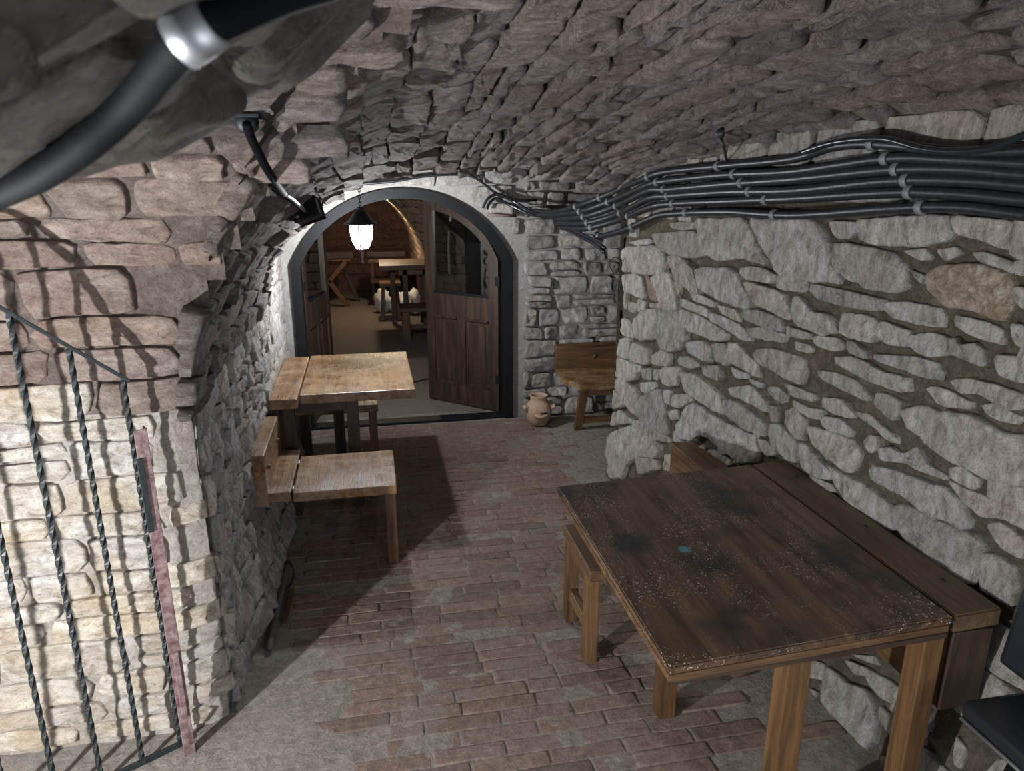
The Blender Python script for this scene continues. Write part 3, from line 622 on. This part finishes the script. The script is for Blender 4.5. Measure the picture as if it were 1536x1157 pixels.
bench('front bench on the left wall, pale worn seat in front of the small oak table', -.462, .085, 3.668, 4.20, -.605, -.668, .50, .72, 1, 'top', .048)
bench('bench on the left wall behind the small oak table, mostly hidden by it', -.45, .012, 5.13, 5.60, -.60, -.665, .50, .70, 1, 'top', -.03)
bench('bench on the right wall at the far end of the grubby table', .86, 1.66, 2.62, 3.06, 1.69, 1.83, .49, .625, -1, 'wood', .89, byy=(2.66, 3.68))
# bench in the recess
t = thing('recess_bench', (1.9, 5.82, 0), 'brown bench with a knotty backboard in the recess beside the clay jug', 'bench')
bm = bmesh.new()
bk = box('backrest', 1.575, 2.45, 5.97, 6.03, .44, .685, 'wood_x', t, .006)
tube('knot', [(1.94, 5.968, .57), (1.94, 5.971, .57)], .022, 'dark_x', bk, 12, 1, False); tube('knot', [(1.70, 5.968, .545), (1.70, 5.971, .545)], .008, 'dark_x', bk, 10, 1, False)
box('ledge', 1.58, 2.45, 5.88, 5.968, .425, .47, 'top_x', t)
# seat with its slanting left edge
so = [(1.595, 5.895), (2.45, 5.895), (2.45, 5.565), (1.69, 5.565)]
bm = bmesh.new(); f = bm.faces.new([bm.verts.new((x, y, .375)) for x, y in so]); r = bmesh.ops.extrude_face_region(bm, geom=[f])
bmesh.ops.translate(bm, verts=[v for v in r['geom'] if isinstance(v, bmesh.types.BMVert)], vec=(0, 0, .05)); bmesh.ops.recalc_face_normals(bm, faces=bm.faces)
bmesh.ops.bevel(bm, geom=list(bm.edges), offset=.005, segments=2, affect='EDGES'); bm_obj('seat', bm, 'top_x', t)
beam('leg', (1.735, 5.62, .375), (1.70, 5.66, 0), .055, .055, 'wood_z', t); beam('leg', (2.32, 5.62, .375), (2.34, 5.66, 0), .055, .055, 'wood_z', t)
beam('low_rail', (1.72, 5.652, .085), (2.33, 5.652, .085), .045, .03, 'wood_x', t, (0, 0, 1)); beam('apron', (1.735, 5.62, .345), (2.32, 5.62, .345), .05, .03, 'wood_x', t, (0, 0, 1))

# ---- the big grubby table on the right
t = thing('grubby_table', (1.25, 2.2, 0), 'large dark grubby table with pale specks and a teal stain along the right wall', 'table')
def ytop(x): return 1.598+(x-.767)*.055
def slab(name, x0, x1, yn0, yn1, yf0, yf1, z0, z1, mat, bev=.005):
    bm = bmesh.new(); f = bm.faces.new([bm.verts.new(p+(z0,)) for p in ((x0, yn0), (x1, yn1), (x1, yf1), (x0, yf0))])
    r = bmesh.ops.extrude_face_region(bm, geom=[f]); bmesh.ops.translate(bm, verts=[v for v in r['geom'] if isinstance(v, bmesh.types.BMVert)], vec=(0, 0, z1-z0))
    bmesh.ops.recalc_face_normals(bm, faces=bm.faces); bmesh.ops.bevel(bm, geom=list(bm.edges), offset=bev, segments=2, affect='EDGES')
    return bm_obj(name, bm, mat, t)
slab('tabletop', .767, 1.735, ytop(.767), ytop(1.735), 2.84, 2.905, .772, .80, 'table_dark')
slab('edge_band', .770, 1.733, ytop(.77)+.003, ytop(1.733)+.003, 2.835, 2.90, .742, .7715, 'wood_x', .004)
slab('lower_board', .79, 1.733, ytop(.79)+.02, ytop(1.733)+.004, 2.82, 2.885, .715, .7415, 'dark_x', .004)
pk = slab('wall_plank', 1.747, 1.925, 1.652, 1.660, 2.91, 2.915, .735, .80, 'plank_dark', .006)
for yy in (1.84, 2.24, 2.72): tube('screw', [(1.86, yy, .799), (1.86, yy, .802)], .010, 'dark_gap', pk, 10, 1, False)
tube('hinge', [(1.741, 1.66, .77), (1.741, 1.70, .77)], .012, 'iron', t, 8, 1, False)
box('leg', 1.182, 1.262, 1.655, 1.725, 0, .715, 'orange_z', t); box('leg', 1.055, 1.125, 2.26, 2.33, 0, .715, 'orange_z', t)
box('post', 1.655, 1.725, 1.655, 1.73, 0, .735, 'orange_z', t); box('post', 1.655, 1.725, 2.75, 2.82, 0, .735, 'orange_z', t)
box('wall_rail', 1.755, 1.86, 1.675, 2.88, .44, .733, 'orange_y', t, .005)
box('end_block', 1.755, 1.90, 1.655, 1.674, .44, .733, 'dark_z', t, .003)

# ---- jugs
def face_jug(c, s, label, mat='clay', handles=True):
    t = thing('clay_jug', c, label, 'jug'); c = Vector(c)
    prof = [(.062, 0), (.078, .012), (.10, .06), (.112, .115), (.110, .16), (.092, .205), (.074, .228), (.072, .25), (.080, .268), (.078, .276), (.064, .272), (.058, .24), (.07, .20), (.05, .06), (.0, .05)]
    lathe('body', c, [(r*s, z*s) for r, z in prof], mat, t, 32)
    if handles:
        for dx, dy in ((-.105, -.02), (.105, -.02)):
            a = c+Vector((dx*s, dy*s, .165*s)); o = a+Vector((dx*.34*s, -.012*s, .012*s))
            tube('spout', [c+Vector((dx*.75*s, dy*s, .145*s)), a, o], .030*s, mat, t, 12, 4, True, rfun=lambda k: 1.05-.35*k)
        ns = [c+Vector((.002*s, -.098*s, .195*s)), c+Vector((.006*s, -.128*s, .15*s)), c+Vector((.004*s, -.116*s, .128*s))]
        tube('lip', [c+Vector((-.055*s, -.098*s, .118*s)), c+Vector((0, -.128*s, .108*s)), c+Vector((.055*s, -.098*s, .118*s))], .016*s, mat, t, 10, 5)
        blob('mouth', c+Vector((.018*s, -.106*s, .138*s)), (.034*s, .014*s, .008*s), 'dark_gap', t, 2, 0)
    return t
face_jug((1.395, 5.84, 0.004), 1.0, 'pale terracotta jug with stub spouts on the floor beside the recess bench')
face_jug((1.50, 2.50, 0.003), 1.12, 'dark round clay pot on the floor under the grubby table', 'clay_dark', False)

# ---- hanging lantern
t = thing('hanging_lantern', LAMP, 'glowing glass lantern hanging on a chain in front of the arched door', 'lantern'); c = LAMP
lathe('cap', c, [(.020, .165), (.024, .158), (.020, .150), (.035, .135), (.060, .105), (.085, .072), (.088, .066), (.116, .055), (.118, .048), (.085, .046), (.02, .06)], 'iron', t, 24)
lathe('glass', c, [(.078, .046), (.080, .0), (.070, -.06), (.050, -.112), (.040, -.12)], 'lantern_glass', t, 24)
for k in range(6):
    a = 2*pi*k/6+.3; d = Vector((cos(a), sin(a), 0)); tube('rib', [c+d*.081+Vector((0, 0, .046)), c+d*.083, c+d*.073+Vector((0, 0, -.06)), c+d*.044+Vector((0, 0, -.122))], .0035, 'iron', t, 6, 4)
lathe('finial', c, [(.044, -.118), (.046, -.126), (.02, -.135), (.009, -.15), (.011, -.175), (.007, -.20), (.009, -.215), (.0, -.235)], 'rust', t, 16)
ch = [c+Vector((0, 0, .165+.022*i)) for i in range(27)]
for i, p in enumerate(ch):
    pts = [p+Vector((sin(a)*.008 if i % 2 else 0, 0 if i % 2 else sin(a)*.008, cos(a)*.015)) for a in [2*pi*k/8 for k in range(9)]]
    tube('chain_link', pts, .0028, 'iron', t, 5, 1, False)

# ---- iron grille in front of the niche wall
t = thing('iron_grille', (-.85, 2.46, 0), 'black twisted bar grille with a sloping top rail before the whitewashed wall', 'grille')
P0, dP = Vector((-.816, 2.488, 0)), Vector((-.118, -.068, 0)); slope = 1.02
for k in range(6):
    b = P0+dP*k; zt = 1.475+slope*dP.length*min(k, 3)*.93
    tube('bar', [b+Vector((0, 0, .012)), b+Vector((0, 0, zt))], .0105, 'iron', t, 4, int(zt/.012), False, True, .26) if False else \
        tube('bar', [b+Vector((0, 0, .012+(zt-.012)*i/120)) for i in range(121)], .0102, 'iron', t, 4, 1, False, True, .42)
a, b = P0+Vector((.016, .009, 1.472)), P0+dP*3.05+Vector((0, 0, 1.475+slope*dP.length*3.05*.93))
beam('top_rail', b-dP*.02, P0+dP*5.1+Vector((0, 0, b.z)), .012, .022, 'iron', t, (0, 0, 1), .002)
beam('top_rail', a, b, .012, .022, 'iron', t, (0, 0, 1), .002)
beam('bottom_rail', P0+Vector((.03, .017, .012)), P0+dP*6+Vector((0, 0, .012)), .022, .014, 'iron', t, (0, 0, 1), .002)
q = Vector((-.771, 2.437, 0)); u = Vector((.85, .5, 0)); w = Vector((-.5, .85, 0))
po = beam('angle_post', q+Vector((0, 0, 0)), q+Vector((0, 0, 1.318)), .040, .006, 'rust', t, u, .001)
beam('angle_flange', q+u*.019+w*.018, q+u*.019+w*.018+Vector((0, 0, 1.318)), .006, .036, 'rust', po, u, .001)
beam('latch_plate', q-u*.016-w*.006+Vector((0, 0, .95)), q-u*.016-w*.006+Vector((0, 0, 1.22)), .018, .008, 'iron', po, u, .001)
beam('latch_plate', q+u*.0-w*.008+Vector((0, 0, .18)), q+u*.0-w*.008+Vector((0, 0, .46)), .02, .008, 'rust', po, u, .001)

# ================================================================== CABLES
def cable_pts(s, off, deep):
    out = []
    for pr in s.split():
        a, b = map(float, pr.split(','))
        Yd = lerp_table(deep, a) if a < 935 else None
        out.append(on_right(a, b, off) if Yd is None else atY(a, b, Yd))
    return out
DEEP = [(700, 6.04), (745, 6.02), (800, 5.85), (833, 5.6), (876, 5.15), (935, 4.72)]
K = ['1580,224 1536,226 1438,228 1320,216 1250,220 1190,238 1090,248 1003,257 973,265 925,286 876,306 833,318 800,316',
     '1580,246 1536,245 1438,240 1330,238 1190,257 1090,262 1003,271 973,277 925,298 876,316 833,322 805,322',
     '1580,264 1536,262 1438,254 1330,255 1190,269 1090,276 1003,284 973,286 925,309 876,325 833,329',
     '1580,281 1536,278 1438,271 1330,272 1190,286 1090,288 1003,294 973,298 925,322 876,335 833,334',
     '1580,303 1536,300 1438,291 1335,289 1190,298 1090,302 1003,306 973,312 925,331 876,343 840,341',
     '1580,326 1536,322 1438,311 1340,313 1190,323 1090,318 1003,321 973,329 940,344 899,355 893,350']
names = ['topmost', 'second from the top', 'third from the top', 'fourth from the top', 'fifth from the top', 'lowest']
def clip(P, i, r, parent):
    p = P[i]; d = (P[min(i+1, len(P)-1)]-P[max(0, i-1)]).normalized(); return tube('clip', [p-d*.012, p+d*.012], r, 'clip', parent, 10, 1, False)
rows = [(1310, 1330, 1340, 1355, 1370, 1388), (1083, 1100, 1117, 1130, 1147, 1160), (972, 987, 1000, 1003, 1014, 1030), (903, 914, 923, 932, 941, 949), (862, 868, 874, 880, 888, 900)]
for k, s in enumerate(K):
    pts = cable_pts(s, .060, DEEP); P = spline(pts, 8)
    o = tag(tube('thick_cable', P, (.020, .021, .022, .022, .021, .020)[k], 'cable', None, 10, 1, False), 'thick black clipped cable on the right wall, %s of six' % names[k], 'cable', 'clipped black cables on the right wall')
    def px_of(p):
        v = p-CAM; rx = v.x*cos(YAW)-v.y*sin(YAW); fh = v.x*sin(YAW)+v.y*cos(YAW); return 768+FPX*rx/(fh*cos(PITCH)-v.z*sin(PITCH))
    for row in rows:
        i = min(range(len(P)), key=lambda j: abs(px_of(P[j])-row[k]))
        clip(P, i, .0265, o)
def thin(s, label, r=.008, off=.085, deep=None, mat='cable_shiny', name='thin_cable', pts=None):
    return tag(tube(name, pts or cable_pts(s, off, deep or DEEP), r, mat, None, 8, 8), label, 'cable')
thin('1600,186 1536,203 1490,222 1430,227 1380,222 1322,208 1250,214 1200,230', 'thin glossy cable sagging over the top of the cable bundle', .012, .10)
D2 = [(700, 6.02), (940, 6.02)]
o = thin('', 'black cable arching along the wall over the door', .011, name='thin_cable', mat='cable', pts=[atY(a, b, 6.03) for a, b in ((520, 282), (545, 276), (590, 272), (640, 264), (690, 262), (715, 268), (745, 290), (778, 301), (805, 300))])
thin('', 'outer loop of cable curling down beside the door frame', .012, pts=[atY(a, b, y) for a, b, y in ((833, 322, 5.62), (800, 318, 5.82), (772, 303, 5.95), (748, 292, 5.99), (733, 297, 5.98), (724, 312, 5.98))])
thin('', 'inner loop of cable curling down beside the door frame', .012, pts=[atY(a, b, y) for a, b, y in ((835, 328, 5.64), (798, 322, 5.86), (766, 308, 5.99), (745, 298, 6.02), (735, 304, 6.01), (730, 314, 6.02))])
thin('', 'upper black cable dropping to the corner of the right wall', .013, pts=[atY(a, b, y) for a, b, y in ((845, 338, 5.5), (868, 349, 5.2), (890, 360, 4.95), (907, 372, 4.72))])
thin('', 'lower black cable dropping to the corner of the right wall', .013, pts=[atY(a, b, y) for a, b, y in ((850, 345, 5.45), (872, 356, 5.15), (893, 367, 4.9), (906, 378, 4.72))])
thin('', 'thin wire hanging down the corner of the right wall', .003, pts=[atY(a, b, 4.60) for a, b in ((935, 392), (922, 386), (914, 396), (920, 412), (921, 450))], name='hanging_wire')
# copper pipe stub beside the door frame
tag(tube('pipe_stub', [atY(732, 322, 6.04), atY(775, 324, 6.04)], .012, 'rust', None, 10, 1, False), 'short reddish pipe stub under the cables beside the door arch', 'pipe')
# small black junction and hook on the vault
def on_vault(px, py, off=.075, y0=1., y1=4.9):
    d = ray(px, py); best = None
    for i in range(600):
        Y = y0+(y1-y0)*i/599; p = CAM+d*(Y/d.y); z = max(vault_z(p.x, Y), front_z(Y) if p.x < .75 else -1)
        if p.z > z-off: return p
    return CAM+d*(y1/d.y)
def lump(name, px, py, Y, sc_, label, cat):
    p = on_vault(px, py, .06); t = thing(name, p, label, cat); s = sc_
    blob('body', p, (.045*s, .03*s, .04*s), 'iron', t, 2, .35, 3, px); box('flange', p.x-.035*s, p.x+.05*s, p.y-.02, p.y+.02, p.z+.02*s, p.z+.034*s, 'iron', t, .002); return t
lump('cable_bracket', 370, 185, None, .7, 'black iron bracket at the upper end of the cable stub on the vault', 'bracket')
p = on_vault(1080, 205); t = thing('ceiling_hook', p, 'dark iron fitting on the vault above the cable bundle', 'bracket')
blob('plate', p+Vector((0, 0, .015)), (.022, .03, .025), 'iron', t, 2, .3, 3, 2.); tube('strap', [p, p+Vector((.02, -.01, -.05)), on_right(1090, 243, .03)], .007, 'iron', t, 6, 5)
# stub cable and black floodlight at the left of the arch
sp = [on_vault(*q) for q in ((370, 186, .075), (376, 205, .09), (386, 226, .10), (402, 256, .10), (416, 277, .09), (427, 291, .08))]
tag(tube('stub_cable', sp, .0125, 'cable_dull', None, 10, 6), 'short black cable running from its iron bracket down to the floodlight', 'cable')
p = on_vault(458, 317, .07); t = thing('floodlight', p, 'small black floodlight fixed on the vault left of the arched door', 'lamp'); e = p.y/3.0
beam('housing', p+Vector((-.035, .02, -.012))*e, p+Vector((.05, .0, .018))*e, .075*e, .065*e, 'vinyl', t, (0, .3, 1), .010)
lathe('lens', p+Vector((-.036, .012, -.030))*e, [(.024*e, -.012), (.036*e, 0), (.036*e, .03), (.024*e, .045)], 'vinyl', t, 20)
tube('joint', [sp[-1], sp[-1].lerp(p, .35)+Vector((0, 0, .008)), p], .010, 'steel', t, 10, 4)
# near cable with its steel clamp
def on_near(px, py, off=.035):
    d = ray(px, py)
    for i in range(10, 920):
        p = CAM+d*(i*.001/d.y)
        if p.z > S_near(p.x, p.y)[0].z-off: return p
    return CAM+d*(.9/d.y)
pts = [on_near(*p) for p in ((-60, 318), (0, 290), (60, 262), (130, 215), (200, 152), (250, 92), (292, 50), (350, 22), (430, -8), (520, -30))]
t = tag(tube('near_cable', pts, .0118, 'cable_dull', None, 14, 10), 'thick black cable close overhead across the dark rock at the top left', 'cable')
p, d = pts[6], (pts[7]-pts[5]).normalized()
cl = tube('clamp', [p-d*.011, p+d*.011], .0145, 'steel', t, 16, 1, False)
beam('clamp_tab', p+Vector((-.008, .004, .008)), p+Vector((-.012, .008, .030)), .02, .006, 'rust', cl, d, .001)

# ---- things on the floor by the left wall
tag(tube('floor_pipe', [(-.548, 3.02, .018), (-.545, 3.4, .02), (-.535, 3.78, .03)], .016, 'pipe', None, 10, 6), 'dull pipe lying on the floor along the foot of the left wall', 'pipe')
tag(beam('wood_strip', (-.50, 3.20, .012), (-.49, 3.52, .012), .022, .018, 'wood_y', None, (1, 0, 0), .002), 'short wooden strip on the floor beside the dull pipe', 'wood')
w = [atZ(a, b, z) for a, b, z in ((425, 838, .01), (436, 846, .05), (441, 862, .02), (436, 878, .006), (428, 884, .006))]
tag(tube('loose_wire', w, .003, 'cable', None, 6, 8), 'thin loose wire curling on the floor at the foot of the left wall', 'wire')

# ---- black vinyl chair at the right edge
t = thing('vinyl_chair', (1.80, 1.28, 0), 'black vinyl chair cut by the right edge, beside the grubby table', 'chair')
bm = bmesh.new()
def cushion(name, x0, x1, y0, y1, z0, z1, bev, parent):
    o = box(name, x0, x1, y0, y1, z0, z1, 'vinyl', parent, bev); 
    for p in o.data.polygons: p.use_smooth = True
    return o
cushion('seat', 1.665, 1.96, 1.02, 1.50, .565, .625, .018, t)
bk = beam('backrest', (1.925, 1.40, .63), (1.965, 1.40, .97), .44, .05, 'vinyl', t, (0, 1, 0), .018)
tube('trim', [(1.664, 1.49, .568), (1.665, 1.05, .568)], .006, 'steel', t, 8, 1, False)
lathe('pedestal', (1.83, 1.27, 0), [(.16, 0), (.165, .03), (.14, .05), (.13, .40), (.15, .44), (.15, .46), (.05, .48), (.05, .565)], 'vinyl', t, 28)

# ================================================================== THE FAR ROOM'S FURNITURE
t = thing('trestle_table', (-.49, 12.35, 0), 'table with an orange bent leg at the far left of the room beyond the door', 'table')
box('tabletop', -1.1, -.24, 12.2, 12.9, .80, .90, 'dark_x', t); box('rail', -1.0, -.285, 12.22, 12.28, .755, .80, 'orange_x', t)
beam('leg', (-.36, 12.25, .755), (-.66, 12.25, .42), .10, .07, 'orange_z', t, (0, 1, 0)); beam('leg', (-.66, 12.25, .44), (-.37, 12.25, 0), .10, .07, 'orange_z', t, (0, 1, 0))
beam('rear_leg', (-.5, 12.75, .80), (-.2, 12.75, 0), .08, .06, 'dark_z', t, (0, 1, 0))
t = thing('far_table', (.28, 12.4, 0), 'dark table against the end wall of the room beyond the door', 'table')
box('tabletop', -.02, .62, 12.3, 12.9, .80, .88, 'dark_x', t); box('rail', .0, .60, 12.32, 12.36, .70, .76, 'wood_x', t)
for x in (.03, .55): box('leg', x, x+.06, 12.34, 12.40, 0, .80, 'dark_z', t)
box('bench_shelf', .02, .50, 12.05, 12.3, .40, .45, 'dark_x', t)
t = thing('middle_table', (.75, 10.3, 0), 'brown plank table in the middle of the far room, half hidden by the door', 'table')
box('tabletop', .14, .80, 9.95, 10.75, .87, .935, 'wood_x', t)
for x, yy in ((.45, 10.02), (.72, 10.02), (.30, 10.62), (.72, 10.62)): box('leg', x, x+.07, yy, yy+.07, 0, .87, 'wood_z', t)
box('apron', .40, .79, 10.02, 10.05, .79, .87, 'wood_x', t)
t = thing('far_bench', (.6, 9.55, 0), 'brown bench in front of the middle table in the far room', 'bench')
box('seat', .37, 1.0, 9.35, 9.75, .40, .45, 'wood_x', t)
box('leg', .40, .50, 9.40, 9.46, 0, .40, 'wood_z', t); box('leg', .86, .96, 9.40, 9.46, 0, .40, 'wood_z', t); box('leg', .40, .50, 9.66, 9.72, 0, .40, 'wood_z', t); box('low_rail', .42, .95, 9.5, 9.54, .14, .20, 'wood_x', t)
t = thing('leaning_stool', (.25, 11.0, 0), 'small wooden stool beside the white bags in the far room', 'stool')
box('seat', .14, .46, 10.95, 11.3, .50, .55, 'wood_x', t)
beam('leg', (.20, 11.0, .5), (.17, 10.95, 0), .05, .05, 'wood_z', t); beam('leg', (.33, 11.0, .5), (.42, 10.92, 0), .06, .05, 'orange_z', t); beam('leg', (.40, 11.25, .5), (.44, 11.28, 0), .05, .05, 'wood_z', t)
for i, (x, yy, r, h, lb) in enumerate(((.20, 11.55, .13, .40, 'leftmost white plastic bag on the floor behind the stool'), (.45, 11.5, .14, .36, 'middle white plastic bag under the plank table'), (.66, 11.3, .13, .44, 'rightmost white plastic bag under the plank table'))):
    o = blob('plastic_bag', (x, yy, h*.42), (r, r*.9, h*.5), 'white_bag', None, 3, .45, 2.6, i*7., .0); tag(o, lb, 'bag', 'white bags in the far room')
tag(tube('power_cable', [(.17, 7.5, .008), (.4, 7.42, .008), (.55, 7.5, .008), (.85, 7.55, .008)], .008, 'cable', None, 6, 8), 'dark cord on the floor just beyond the door', 'cord')
